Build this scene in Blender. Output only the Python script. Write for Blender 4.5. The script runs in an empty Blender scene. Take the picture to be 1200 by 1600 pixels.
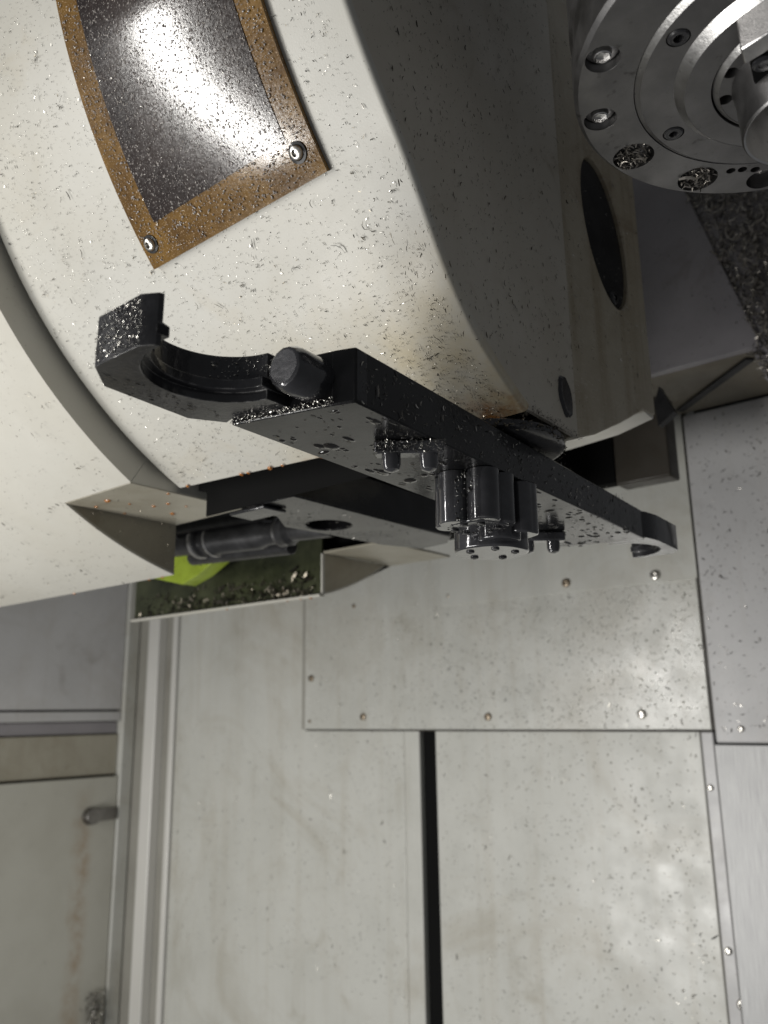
import bpy, bmesh, math, random
import numpy as np
from mathutils import Vector, Matrix

random.seed(7); RNG = np.random.default_rng(11)
S = bpy.context.scene
COL = S.collection

# ------------------------------------------------------------------ camera
F = 1300.0                                   # focal length in photo pixels (1200 x 1600)
def _ray(px, py): return np.array([(px-600)/F, (800-py)/F, -1.0])
_up = _ray(525, -4570); _up /= np.linalg.norm(_up)
_f = np.array([0, 0, -1.0]); _fh = _f-_up*(_f@_up); _fh /= np.linalg.norm(_fh)
_rt = np.cross(_fh, _up); _az = math.radians(39.5)
_Y = math.cos(_az)*_fh+math.sin(_az)*_rt
_X = np.cross(_Y, _up)
M = np.array([_X, _Y, _up])                  # camera axes -> machine axes (X across, Y to the back, Z up)
cd = bpy.data.cameras.new('camera'); cam = bpy.data.objects.new('camera', cd); COL.objects.link(cam)
cam.matrix_world = Matrix([list(M[i])+[0.0] for i in range(3)]+[[0, 0, 0, 1]])
cd.sensor_fit = 'VERTICAL'; cd.sensor_height = 36; cd.sensor_width = 27; cd.lens = F/1600*36
cd.clip_start = 0.02; cd.clip_end = 50
cd.dof.use_dof = True; cd.dof.focus_distance = 0.80; cd.dof.aperture_fstop = 5.6
S.camera = cam
# ------------------------------------------------------------------ light
w = bpy.data.worlds.new('World'); S.world = w; w.use_nodes = True
w.node_tree.nodes['Background'].inputs[0].default_value = (0.95, 0.97, 1.0, 1)
w.node_tree.nodes['Background'].inputs[1].default_value = 0.105
def area(name, loc, target, sx, sy, watts, col):
    l = bpy.data.lights.new(name, 'AREA'); l.shape = 'RECTANGLE'; l.size = sx; l.size_y = sy
    l.energy = watts; l.color = col
    o = bpy.data.objects.new(name, l); COL.objects.link(o)
    d = (Vector(target)-Vector(loc)).normalized()
    x = d.cross(Vector((0, 0, 1))).normalized(); y = x.cross(d)
    o.matrix_world = Matrix(((x.x, y.x, -d.x, loc[0]), (x.y, y.y, -d.y, loc[1]), (x.z, y.z, -d.z, loc[2]), (0, 0, 0, 1)))
    return o
area('work_lamp', (-1.92, -1.22, 0.34), (-0.6, 0.9, 0.36), 0.07, 1.5, 23, (1.0, 0.975, 0.93))
area('fill_light', (-1.65, -0.9, -0.95), (-1.0, 1.9, -0.25), 1.1, 0.7, 35, (1.0, 0.985, 0.95))  # added soft fill, low at front left, for walls and undersides
S.view_settings.view_transform = 'Standard'; S.view_settings.look = 'None'
S.view_settings.exposure = 0.12; S.view_settings.gamma = 1.0

# ------------------------------------------------------------------ helpers
def wray(px, py): return M@_ray(px, py)
def onz(px, py, h): r = wray(px, py); return r*h/r[2]
def ony(px, py, d): r = wray(px, py); return r*d/r[1]
def onx(px, py, d): r = wray(px, py); return r*d/r[0]

class MB:
    def __init__(s): s.v = []; s.f = []
    def add(s, vs, fs):
        b = len(s.v); s.v += [tuple(map(float, p)) for p in vs]; s.f += [tuple(i+b for i in f) for f in fs]; return s
    def box(s, x0, x1, y0, y1, z0, z1):
        return s.add([(x0,y0,z0),(x1,y0,z0),(x1,y1,z0),(x0,y1,z0),(x0,y0,z1),(x1,y0,z1),(x1,y1,z1),(x0,y1,z1)],
                     [(0,3,2,1),(4,5,6,7),(0,1,5,4),(1,2,6,5),(2,3,7,6),(3,0,4,7)])
    def prism(s, pts, a0, a1, axis='z'):
        """closed outline of 2-D points extruded along an axis: z -> (x,y), x -> (y,z), y -> (x,z)"""
        n = len(pts)
        def P(p, a): return (p[0],p[1],a) if axis == 'z' else ((a,p[0],p[1]) if axis == 'x' else (p[0],a,p[1]))
        vs = [P(p, a0) for p in pts]+[P(p, a1) for p in pts]
        fs = [tuple(range(n))[::-1], tuple(range(n, 2*n))]+[(i,(i+1)%n,n+(i+1)%n,n+i) for i in range(n)]
        return s.add(vs, fs)
    def cyl(s, c, d, r0, r1=None, L=1.0, n=24, cap=True):
        """cylinder / cone from c along d"""
        r1 = r0 if r1 is None else r1
        d = Vector(d).normalized(); u = d.orthogonal().normalized(); v = d.cross(u); c = Vector(c)
        vs = []
        for k, r in ((0, r0), (L, r1)):
            for i in range(n):
                t = 2*math.pi*i/n; vs.append(c+d*k+u*(r*math.cos(t))+v*(r*math.sin(t)))
        fs = [(i,(i+1)%n,n+(i+1)%n,n+i) for i in range(n)]
        if cap: fs += [tuple(range(n))[::-1], tuple(range(n, 2*n))]
        return s.add(vs, fs)
    def lathe(s, c, d, prof, n=48, close=False):
        """profile of (radius, height along d) turned round the axis through c"""
        d = Vector(d).normalized(); u = d.orthogonal().normalized(); v = d.cross(u); c = Vector(c)
        vs = []; m = len(prof)
        for r, h in prof:
            for i in range(n):
                t = 2*math.pi*i/n; vs.append(c+d*h+u*(r*math.cos(t))+v*(r*math.sin(t)))
        fs = [(k*n+i,k*n+(i+1)%n,(k+1)*n+(i+1)%n,(k+1)*n+i) for k in range(m-1) for i in range(n)]
        if close: fs += [tuple(range(n))[::-1], tuple(range((m-1)*n, m*n))]
        return s.add(vs, fs)
    def grid(s, rows):
        nr, nc = len(rows), len(rows[0])
        return s.add([p for r in rows for p in r], [(i*nc+j,i*nc+j+1,(i+1)*nc+j+1,(i+1)*nc+j) for i in range(nr-1) for j in range(nc-1)])
    def build(s, name, mat, parent=None, bevel=0, smooth=35, seg=2, solid=0, off=-1):
        me = bpy.data.meshes.new(name); me.from_pydata(s.v, [], s.f); me.update()
        bm = bmesh.new(); bm.from_mesh(me); bmesh.ops.remove_doubles(bm, verts=bm.verts, dist=1e-6)
        if not solid: bmesh.ops.recalc_face_normals(bm, faces=bm.faces)
        bm.to_mesh(me); bm.free()
        if smooth:
            me.polygons.foreach_set('use_smooth', [True]*len(me.polygons)); me.set_sharp_from_angle(angle=math.radians(smooth))
        o = bpy.data.objects.new(name, me); COL.objects.link(o)
        if mat: me.materials.append(mat)
        if parent: o.parent = parent
        if solid:
            m = o.modifiers.new('sheet', 'SOLIDIFY'); m.thickness = solid; m.offset = off; m.use_even_offset = True
            me = bpy.data.meshes.new_from_object(o.evaluated_get(bpy.context.evaluated_depsgraph_get())); o.modifiers.clear(); o.data = me
            me.name = name; me.polygons.foreach_set('use_smooth', [True]*len(me.polygons)); me.set_sharp_from_angle(angle=math.radians(smooth or 30))
        if bevel:
            m = o.modifiers.new('edge', 'BEVEL'); m.width = bevel; m.segments = seg; m.limit_method = 'ANGLE'; m.angle_limit = math.radians(32)
        return o
def empty(name, loc=(0,0,0)):
    o = bpy.data.objects.new(name, None); COL.objects.link(o); o.empty_display_size = .05
    return o
def tag(o, label=None, cat=None, group=None, kind=None):
    if label: o['label'] = label
    if cat: o['category'] = cat
    if group: o['group'] = group
    if kind: o['kind'] = kind
    return o
def cut(o, cutters):
    """subtract meshes and keep the result as plain geometry"""
    for c in cutters:
        m = o.modifiers.new('cut', 'BOOLEAN'); m.operation = 'DIFFERENCE'; m.object = c; m.solver = 'EXACT'
    dg = bpy.context.evaluated_depsgraph_get(); dg.update()
    me = bpy.data.meshes.new_from_object(o.evaluated_get(dg)); o.modifiers.clear(); o.data = me
    for c in cutters: bpy.data.objects.remove(c, do_unlink=True)
    me.polygons.foreach_set('use_smooth', [True]*len(me.polygons)); me.set_sharp_from_angle(angle=math.radians(28))
    return o

# ------------------------------------------------------------------ materials
class Mat:
    def __init__(s, name):
        s.m = bpy.data.materials.new(name); s.m.use_nodes = True; s.t = s.m.node_tree; s.n = s.t.nodes; s.l = s.t.links
        s.b = s.n['Principled BSDF']; s.co = s.n.new('ShaderNodeTexCoord').outputs['Object']
    def node(s, kind, **kw):
        x = s.n.new('ShaderNode'+kind)
        for k, v in kw.items():
            if k in x.inputs: x.inputs[k].default_value = v
            else: setattr(x, k, v)
        return x
    def noise(s, scale, detail=4, rough=.55, stretch=None, dist=0):
        x = s.node('TexNoise', Scale=scale, Detail=detail, Roughness=rough, Distortion=dist)
        v = s.co
        if stretch:
            mp = s.node('Mapping'); mp.inputs['Scale'].default_value = stretch; s.l.new(s.co, mp.inputs[0]); v = mp.outputs[0]
        s.l.new(v, x.inputs['Vector']); return x.outputs[0]
    def ramp(s, fac, stops):
        r = s.node('ValToRGB'); e = r.color_ramp.elements
        while len(e) < len(stops): e.new(.5)
        for k, (p, c) in zip(e, stops):
            k.position = p; k.color = (c, c, c, 1) if isinstance(c, (int, float)) else tuple(c)+(1,)
        s.l.new(fac, r.inputs[0]); return r.outputs[0]
    def mix(s, fac, a, b, mode='MIX'):
        x = s.node('Mix', data_type='RGBA', blend_type=mode)
        for i, v in ((0, fac), (6, a), (7, b)):
            if isinstance(v, (int, float)): x.inputs[i].default_value = v
            elif isinstance(v, tuple): x.inputs[i].default_value = v+(1,)
            else: s.l.new(v, x.inputs[i])
        return x.outputs[2]
    def bump(s, h, strength=.2, dist=.001, prev=None):
        x = s.node('Bump', Strength=strength, Distance=dist); s.l.new(h, x.inputs['Height'])
        if prev: s.l.new(prev, x.inputs['Normal'])
        return x.outputs[0]
    def set(s, color=None, rough=None, metal=None, normal=None, **kw):
        for k, v in (('Base Color', color), ('Roughness', rough), ('Metallic', metal), ('Normal', normal)):
            if v is None: continue
            if isinstance(v, (int, float)): s.b.inputs[k].default_value = v
            elif isinstance(v, tuple): s.b.inputs[k].default_value = v+(1,)
            else: s.l.new(v, s.b.inputs[k])
        for k, v in kw.items(): s.b.inputs[k.replace('_', ' ')].default_value = v
        return s.m

def paint(name, col, dirt, rough=.42, stain=(.30,.24,.13), amt=.5, speck=0.5, peel=.12, runs=0, spec=.5):
    m = Mat(name)
    big = m.ramp(m.noise(3.2, 5, .6), [(.42, 0), (.75, 1)])
    c = m.mix(big, col, dirt)
    st = m.ramp(m.noise(6.5, 6, .65, dist=.8), [(.60, 0), (.78, amt)])
    c = m.mix(st, c, stain, 'MULTIPLY')
    sp = m.ramp(m.noise(230, 3, .6), [(.66, 0), (.72, speck)])
    c = m.mix(sp, c, (.10,.09,.075))
    if runs:
        rn = m.ramp(m.noise(1.0, 5, .65, (22, 22, 1.3), .3), [(.50, 0), (.74, runs)]); c = m.mix(rn, c, (.62,.54,.42), 'MULTIPLY')
        bl = m.ramp(m.noise(2.1, 6, .7, dist=1.2), [(.50, 0), (.72, min(1, runs*4))]); c = m.mix(bl, c, (.80,.765,.71), 'MULTIPLY')
        sc = m.ramp(m.noise(9, 3, .5, (1, 1, 6), 2.5), [(.490, 0), (.497, runs*.5), (.504, 0)]); c = m.mix(sc, c, (.75,.74,.70))
    r = m.ramp(m.noise(14, 4), [(.3, rough-.10), (.7, rough+.12)])
    nb = m.bump(m.noise(520, 2), peel, .0006)
    nb = m.bump(m.noise(5, 2), .10, .01, nb)
    return m.set(c, r, 0, nb, Specular_IOR_Level=spec)
CREAM = paint('cream_paint', (.585,.570,.515), (.54,.517,.45), .40, amt=.28, speck=.35)
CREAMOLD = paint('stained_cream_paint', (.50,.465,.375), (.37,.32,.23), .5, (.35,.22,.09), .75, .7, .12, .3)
GREYPAINT = paint('grey_wall_paint', (.575,.575,.535), (.50,.50,.46), .34, (.55,.50,.40), .45, .5, .10, .24, .6)
GLOSSGREY = paint('oily_grey_paint', (.575,.575,.535), (.49,.49,.45), .25, (.5,.45,.35), .5, .6, .40, .22, 1.0)
GREYPAINT2 = paint('cool_grey_paint', (.56,.555,.555), (.48,.475,.475), .36, (.5,.46,.42), .4, .7, .15, .14)
PURPLE = paint('dull_violet_grey_paint', (.30,.285,.30), (.22,.21,.215), .4, (.5,.42,.35), .5, .6)
DIMGREY = paint('dark_channel_grey', (.33,.32,.285), (.26,.25,.22), .45, (.5,.45,.38), .4, .4)  # darker grey for the recessed strips and the left plate seam
TAN = paint('oily_shaded_tan', (.40,.375,.305), (.31,.285,.22), .36, (.45,.33,.16), .6, .8, .12, .2)  # oily tan, darkened further as painted shade for the notch ledges
HOUSE = paint('rust_run_housing_paint', (.46,.42,.33), (.33,.275,.19), .48, (.34,.20,.08), .9, .9, .2, .9)
SIDE = paint('speckled_side_paint', (.56,.53,.46), (.48,.445,.37), .42, (.42,.33,.2), .6, .95, .15, .12)
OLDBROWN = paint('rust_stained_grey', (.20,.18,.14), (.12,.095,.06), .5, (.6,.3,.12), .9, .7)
GRIMESHADE = paint('grimy_shaded_brown', (.036,.030,.022), (.022,.019,.015), .5, (.4,.3,.2), .5, .3)  # brown grime taken near black, shade put into the colour
def stained_front():
    m = Mat('front_cover_paint')
    c = m.mix(m.ramp(m.noise(3.2, 5, .6), [(.42, 0), (.75, 1)]), (.570,.560,.515), (.535,.515,.452))
    sx = m.node('SeparateXYZ'); m.l.new(m.co, sx.inputs[0])
    a = m.node('MapRange'); m.l.new(sx.outputs[2], a.inputs[0])
    for k, v in ((1,.46),(2,.30),(3,0),(4,1)): a.inputs[k].default_value = v
    b = m.node('MapRange'); m.l.new(sx.outputs[0], b.inputs[0])
    for k, v in ((1,-.80),(2,-.42),(3,0.1),(4,1)): b.inputs[k].default_value = v
    ml = m.node('Math', operation='MULTIPLY'); m.l.new(a.outputs[0], ml.inputs[0]); m.l.new(b.outputs[0], ml.inputs[1])
    nz = m.ramp(m.noise(11, 6, .65), [(.35, .15), (.65, 1)])
    k2 = m.node('Math', operation='MULTIPLY'); m.l.new(ml.outputs[0], k2.inputs[0]); m.l.new(nz, k2.inputs[1])
    c = m.mix(k2.outputs[0], c, (.50,.40,.20))
    e_ = m.node('MapRange'); m.l.new(sx.outputs[2], e_.inputs[0])
    for k, v in ((1,.325),(2,.308),(3,0),(4,1)): e_.inputs[k].default_value = v
    e2 = m.node('Math', operation='MULTIPLY'); m.l.new(e_.outputs[0], e2.inputs[0]); m.l.new(m.ramp(m.noise(24, 5, .7), [(.38, 0), (.6, 1)]), e2.inputs[1])
    c = m.mix(e2.outputs[0], c, (.30,.12,.02))
    st = m.ramp(m.noise(5.0, 6, .65, dist=.8), [(.60, 0), (.80, .30)]); c = m.mix(st, c, (.42,.33,.18))
    sp = m.ramp(m.noise(260, 3, .6), [(.67, 0), (.73, .35)]); c = m.mix(sp, c, (.12,.10,.08))
    r = m.ramp(m.noise(14, 4), [(.3, .30), (.7, .50)])
    return m.set(c, r, 0, m.bump(m.noise(520, 2), .13, .0006))
FRONT = stained_front()
def rustrun():
    m = Mat('rust_streaked_paint'); q = onx(128, 1400, -2.83)
    c = m.mix(m.ramp(m.noise(3.2, 5, .6), [(.42, 0), (.75, 1)]), (.53,.52,.46), (.45,.435,.375))
    sx = m.node('SeparateXYZ'); m.l.new(m.co, sx.inputs[0])
    nz = m.noise(7, 4, .6); ad = m.node('Math', operation='MULTIPLY_ADD'); m.l.new(nz, ad.inputs[0]); ad.inputs[1].default_value = .10; m.l.new(sx.outputs[1], ad.inputs[2])
    b = m.node('Math', operation='SUBTRACT'); m.l.new(ad.outputs[0], b.inputs[0]); b.inputs[1].default_value = float(q[1])+.055
    a = m.node('Math', operation='ABSOLUTE'); m.l.new(b.outputs[0], a.inputs[0])
    k = m.ramp(a.outputs[0], [(0, 1), (.045, 0)])
    zz = m.node('MapRange'); m.l.new(sx.outputs[2], zz.inputs[0])
    for i, v in ((1,-.24),(2,-.36),(3,0),(4,1)): zz.inputs[i].default_value = v
    k2 = m.node('Math', operation='MULTIPLY'); m.l.new(k, k2.inputs[0]); m.l.new(zz.outputs[0], k2.inputs[1])
    k3 = m.node('Math', operation='MULTIPLY'); m.l.new(k2.outputs[0], k3.inputs[0]); m.l.new(m.ramp(m.noise(20, 5, .7), [(.35, 0), (.6, .6)]), k3.inputs[1])
    c = m.mix(k3.outputs[0], c, (.34,.22,.12))
    return m.set(c, .4, 0, m.bump(m.noise(520, 2), .12, .0006))
RUSTRUN = rustrun()
def rails():
    m = Mat('galvanised_rail'); c = m.ramp(m.noise(5, 4, stretch=(1,1,.15)), [(.3,(.68,.67,.63)),(.7,(.80,.79,.76))])
    return m.set(c, .38, .15, m.bump(m.noise(300,2), .05))
RAIL = rails()
def black_oxide(name, base, rough, wet=.6, grain=.18, sc=420, worn=0):
    m = Mat(name)
    c = m.ramp(m.noise(25, 5, .6), [(.35, tuple(b*.6 for b in base)), (.7, tuple(b*1.5 for b in base))])
    r = m.ramp(m.noise(9, 4), [(.35, max(.06, rough-.10)), (.7, rough+.12)])
    n = m.bump(m.noise(sc, 3, .6), grain, .0008)
    n = m.bump(m.noise(45, 3), .10, .002, n)
    if worn:
        bv = m.node('Bevel', samples=4, Radius=.0022); g = m.node('NewGeometry')
        dt = m.node('VectorMath', operation='DOT_PRODUCT'); m.l.new(bv.outputs[0], dt.inputs[0]); m.l.new(g.outputs['Normal'], dt.inputs[1])
        ed = m.ramp(dt.outputs['Value'], [(.80, 1), (.985, 0)]); nz = m.ramp(m.noise(70, 4, .7), [(.46, 0), (.62, worn)])
        mu = m.node('Math', operation='MULTIPLY'); m.l.new(ed, mu.inputs[0]); m.l.new(nz, mu.inputs[1])
        c = m.mix(mu.outputs[0], c, (.34,.335,.33))
        rub = m.ramp(m.noise(14, 6, .75, (1,1,4), .5), [(.58, 0), (.74, .25)]); c = m.mix(rub, c, tuple(b*3 for b in base))
    o = m.set(c, r, .35, n, Specular_IOR_Level=.3); m.b.inputs['Coat Weight'].default_value = wet; m.b.inputs['Coat Roughness'].default_value = .05
    m.l.new(m.bump(m.noise(60, 4, .6), .22, .002), m.b.inputs['Coat Normal'])
    return o
BLACK = black_oxide('oily_black_oxide_steel', (.013,.013,.014), .22, .26, .10, worn=.8)
BLACKG = black_oxide('gritty_black_steel', (.024,.024,.027), .32, .65, .45, 260, worn=.9)
BLACKW = black_oxide('wet_dark_steel', (.050,.050,.055), .16, 1.0, .16, 150, worn=.8)
VOID = Mat('interior_shade').set((.006,.006,.006), .8, 0, Specular_IOR_Level=.08)  # near black, shade of gaps and inner depths put into the colour
HOLDER = black_oxide('black_tool_holder', (.045,.045,.047), .35, .4, .1)
RUBBER = black_oxide('dull_black_plastic', (.018,.018,.019), .5, .15, .1)
def steel(name, col, rough, grain=.05, spots=True):
    m = Mat(name)
    c = m.ramp(m.noise(12, 6, .7), [(.35, tuple(x*.72 for x in col)), (.65, col)])
    if spots:
        sp = m.ramp(m.noise(75, 3), [(.64, 0), (.75, .6)]); c = m.mix(sp, c, (.06,.055,.052))
    r = m.ramp(m.noise(30, 4), [(.3, rough-.06), (.7, rough+.10)])
    return m.set(c, r, 1, m.bump(m.noise(330, 3), grain, .0006))
STEEL = steel('machined_spindle_steel', (.27,.265,.265), .36, .08)
STEELB = steel('bright_turned_steel', (.72,.71,.70), .33, .35)
BOLT = steel('stainless_screw', (.62,.60,.56), .28, .05)
DULLB = steel('dull_socket_screw', (.30,.29,.28), .35, .1)
RUSTBOLT = steel('rusty_screw', (.36,.30,.23), .42, .2)
def brushed():
    m = Mat('brushed_stainless'); c = m.ramp(m.noise(60, 3, .6, (40,1,.25)), [(.25,(.20,.20,.205)),(.75,(.52,.52,.515))])
    return m.set(c, .50, .55, m.bump(m.noise(120, 2, .5, (30,1,.1)), .10))
BRUSHED = brushed()
def label_mat(name, a, b, rough, bstr):
    m = Mat(name)
    c = m.ramp(m.noise(16, 6, .65, dist=.6), [(.32, a), (.68, b)])
    sp = m.ramp(m.noise(560, 3, .7), [(.60, 0), (.655, .9)])
    c = m.mix(sp, c, tuple(min(1, x*1.6+.20) for x in b))
    n = m.bump(m.noise(520, 3, .6), bstr, .0005)
    m.l.new(m.bump(m.noise(430, 3, .6), bstr*.5, .0005), m.b.inputs['Coat Normal'])
    r = m.ramp(m.noise(90, 3), [(.3, rough-.07), (.7, rough+.10)])
    o = m.set(c, r, .0, n); m.b.inputs['Specular IOR Level'].default_value = .05
    m.b.inputs['Coat Weight'].default_value = .85; m.l.new(m.ramp(m.noise(300, 4, .75), [(.36, .08), (.64, .165)]), m.b.inputs['Coat Roughness']); m.b.inputs['Coat IOR'].default_value = 1.6
    return o
AMBER = label_mat('aged_amber_film', (.085,.040,.006), (.215,.118,.024), .42, .14)
DARKFILM = label_mat('dark_brown_film', (.010,.006,.006), (.026,.015,.012), .38, .17)
def limegreen():
    m = Mat('lime_green_plastic'); c = m.ramp(m.noise(22, 5, .7), [(.30,(.26,.34,.03)),(.55,(.36,.47,.05))]); return m.set(c, .35, 0, m.bump(m.noise(80,3), .2, .002))
GREEN = limegreen()
def greenwall():
    m = Mat('greenish_inner_paint'); c = m.ramp(m.noise(9, 5), [(.35,(.02,.023,.014)),(.7,(.075,.082,.045))]); return m.set(c, .22, 0, m.bump(m.noise(200,3), .2))  # dark green holds the drum opening's shade in its colour
GREENW = greenwall()
def chipmat(name, lo, hi, rough=.26):
    m = Mat(name); g = m.node('NewGeometry')
    c = m.ramp(g.outputs['Random Per Island'], [(0, lo), (.55, tuple((a+b)/2 for a, b in zip(lo, hi))), (1, hi)])
    return m.set(c, rough, .9)
CHIP = chipmat('steel_chips', (.05,.045,.04), (.75,.73,.68))
CHIPW = chipmat('dull_chips', (.04,.038,.033), (.60,.58,.53), .3)
CHIPG = chipmat('grey_brown_chips', (.05,.045,.04), (.62,.58,.52), .4)
CHIPD = chipmat('dark_chips', (.02,.018,.015), (.28,.25,.20), .32)
def dropmat(name, col, rough=.08):
    m = Mat(name); return m.set(col, rough, 0, Coat_Weight=1.0, Coat_Roughness=.04)
GLINT = Mat('bright_metal_grains').set((.62,.61,.58), .22, 1)
DROPW = dropmat('coolant_on_wall', (.55,.54,.49))
DROPB = dropmat('oil_on_black', (.012,.010,.008))
DROPL = dropmat('coolant_on_film', (.30,.27,.25), .12)
DROPO = dropmat('amber_oil', (.42,.15,.02))

# ------------------------------------------------------------------ scattered chips and drops
def _frame(nrm):
    nrm = nrm/np.linalg.norm(nrm, axis=1, keepdims=True)
    a = np.where(np.abs(nrm[:, 2:3]) < .9, np.array([[0, 0, 1.]]), np.array([[1., 0, 0]]))
    u = np.cross(nrm, a); u /= np.linalg.norm(u, axis=1, keepdims=True)
    return u, np.cross(nrm, u), nrm
def mesh_np(name, V, Fc, mat, parent, smooth):
    me = bpy.data.meshes.new(name); n = len(Fc)
    me.vertices.add(len(V)); me.vertices.foreach_set('co', V.astype(np.float32).ravel())
    k = Fc.shape[1]; me.loops.add(n*k); me.loops.foreach_set('vertex_index', Fc.astype(np.int32).ravel())
    me.polygons.add(n); me.polygons.foreach_set('loop_start', np.arange(0, n*k, k, dtype=np.int32))
    me.polygons.foreach_set('use_smooth', np.full(n, smooth)); me.update(calc_edges=True)
    me.materials.append(mat); o = bpy.data.objects.new(name, me); COL.objects.link(o)
    if parent: o.parent = parent
    return o
def chips(name, P, N, size, mat, lift=.35, curl=1.0, parent=None, aspect=(.10, .28), along=None, up=False):
    """little bent slivers of swarf lying on points P with normals N"""
    n = len(P); u, v, w_ = _frame(N)
    a = RNG.uniform(0, 2*np.pi, n)
    if along is not None: a = along+RNG.normal(0, .5, n)
    d = u*np.cos(a)[:, None]+v*np.sin(a)[:, None]; s = np.cross(w_, d)
    L = (size[0]+(size[1]-size[0])*RNG.beta(1.0, 5.5, n)); wd = L*RNG.uniform(*aspect, n)
    tilt = RNG.normal(0, lift, n); cu = RNG.normal(0, curl, n); roll = RNG.uniform(-1.2, 1.2, n)
    V = np.zeros((n, 12, 3))
    for k, t in enumerate((-.5, -.17, .17, .5)):
        ctr = P+d*(t*L*np.cos(tilt))[:, None]+w_*(np.abs(t*np.sin(tilt)*L)+wd*.35+.12*L*np.abs(cu)*(.25-t*t))[:, None]+s*(cu*L*.35*(t*t))[:, None]
        wk = wd*(1-.75*abs(t)*1.3)
        sr = s*np.cos(roll)[:, None]+w_*np.sin(roll)[:, None]; wr = -s*np.sin(roll)[:, None]+w_*np.cos(roll)[:, None]
        V[:, k*3] = ctr+sr*(wk*.5)[:, None]; V[:, k*3+1] = ctr-sr*(wk*.5)[:, None]; V[:, k*3+2] = ctr+wr*(wk*.45)[:, None]
    base = [(k*3+i, k*3+(i+1) % 3, k*3+3+(i+1) % 3, k*3+3+i) for k in range(3) for i in range(3)]
    Fc = (np.array(base)[None]+(np.arange(n)*12)[:, None, None]).reshape(-1, 4)
    return mesh_np(name, V.reshape(-1, 3), Fc, mat, parent, False)
def drops(name, P, N, size, mat, flat=.45, parent=None, stretch=None, hang=0):
    n = len(P); u, v, w_ = _frame(N); r = size[0]+(size[1]-size[0])*RNG.beta(1.1, 3.5, n)
    st = RNG.uniform(.75, 1.3, n) if stretch is None else RNG.uniform(*stretch, n)
    K = 10; rings = [(1.0, 0.0), (.86, .5), (.5, .87), (.12, 1.0)]
    V = np.zeros((n, 4*K, 3)); a0 = RNG.uniform(0, 6.28, n)
    for j, (rr, h) in enumerate(rings):
        for i in range(K):
            t = a0+2*np.pi*i/K; wob = 1+.12*np.sin(2*t+a0*3)
            V[:, j*K+i] = P+u*(r*rr*np.cos(t)*wob*st)[:, None]+v*(r*rr*np.sin(t)*wob/st)[:, None]+w_*(r*flat*h-.0002)[:, None]
    q = [(j*K+i, j*K+(i+1) % K, (j+1)*K+(i+1) % K, (j+1)*K+i) for j in range(3) for i in range(K)]
    Fc = (np.array(q)[None]+(np.arange(n)*4*K)[:, None, None]).reshape(-1, 4)
    return mesh_np(name, V.reshape(-1, 3), Fc, mat, parent, True)
def rect(n, o, u, v, nrm, dens=None):
    o, u, v = (np.array(k, float) for k in (o, u, v)); m = n*(3 if dens else 1)
    a = RNG.random((m, 2))
    if dens: k = RNG.random(m) < dens(a[:, 0], a[:, 1]); a = a[k][:n]
    P = o+a[:, :1]*u+a[:, 1:]*v
    return P, np.tile(np.array(nrm, float), (len(P), 1))
DC = np.array([1.06, .98])                   # drum axis (y, z)
def swell(x, t):
    k = np.clip((np.asarray(t)-40)/17, 0, 1); return .036*k*k*(3-2*k)*np.clip((np.asarray(x)+1.0)/.57, 0, 1)
def cylpts(n, x0, x1, t0, t1, R, dens=None):
    m = n*(3 if dens else 1); a = RNG.random((m, 2))
    if dens: a = a[RNG.random(m) < dens(a[:, 0], a[:, 1])][:n]
    x = x0+(x1-x0)*a[:, 0]; t = np.radians(t0+(t1-t0)*a[:, 1])
    N = np.c_[np.zeros(len(a)), -np.cos(t), -np.sin(t)]
    if R < .75: R = R+swell(x, np.degrees(t))
    return np.c_[x, DC[0]-R*np.cos(t), DC[1]-R*np.sin(t)], N
def no_gap(pn):
    k = (pn[0][:, 0] < WX(659)) | (pn[0][:, 0] > WX(686)) | (pn[0][:, 2] > -.04); return pn[0][k], pn[1][k]
def clump(pn, frac=.4, k=60, rad=.03):
    P, N = pn[0].copy(), pn[1]; n = len(P); idx = np.where(RNG.random(n) < frac)[0]; ctr = RNG.integers(0, n, k)
    w_ = RNG.choice(k, len(idx), p=(lambda q: q/q.sum())(RNG.random(k)**2+.02)); near = []
    for i, c in zip(idx, ctr[w_]):
        d = RNG.normal(0, rad*RNG.random(), 3); nn = N[c]; near.append(P[c]+d-nn*(d@nn))
    P[idx] = np.array(near); N = N.copy(); N[idx] = pn[1][ctr[w_]]; return P, N
def join_pts(*ps): return np.concatenate([p[0] for p in ps]), np.concatenate([p[1] for p in ps])
def cpt(x, deg, R): t = math.radians(deg); return (x, DC[0]-R*math.cos(t), DC[1]-R*math.sin(t))

# ================================================================== SETTING: enclosure walls
YW = 1.90
def WX(px, py=1300, y=YW): return float(ony(px, py, y)[0])
def WZ(px, py, y=YW): return float(ony(px, py, y)[2])
bw = MB().box(-3.05, -.2, 2.10, 2.13, -1.5, 1.9).build('back_wall', VOID); tag(bw, kind='structure')
ZB = -1.3
def panel(name, x0, x1, y, z0, z1, mat, parent, th=.03, bev=.003): return MB().box(x0, x1, y, y+th, z0, z1).build(name, mat, parent, bevel=bev)
panel('wall_panel', WX(268), WX(634), YW, ZB, .9, GREYPAINT, bw, .19)
panel('wall_panel', WX(636), WX(660.5), YW-.006, ZB, .5, GREYPAINT, bw, .19)
panel('wall_panel', WX(684), WX(1109), YW, ZB, .9, GREYPAINT, bw, .19)
MB().box(WX(661.3), WX(683.2), YW+.012, YW+.18, ZB, .5).build('gap_shade_fill', VOID, bw)  # black fill painting the shade in the gap between panels
YP = YW-.022
px0, px1 = float(ony(476, 1100, YP)[0]), float(ony(1111, 1130, YP)[0])
zpl = float(ony(800, 1140, YP)[2])
panel('cover_plate', px0, px1, YP, zpl, .95, GLOSSGREY, bw, .018, .002)
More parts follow.
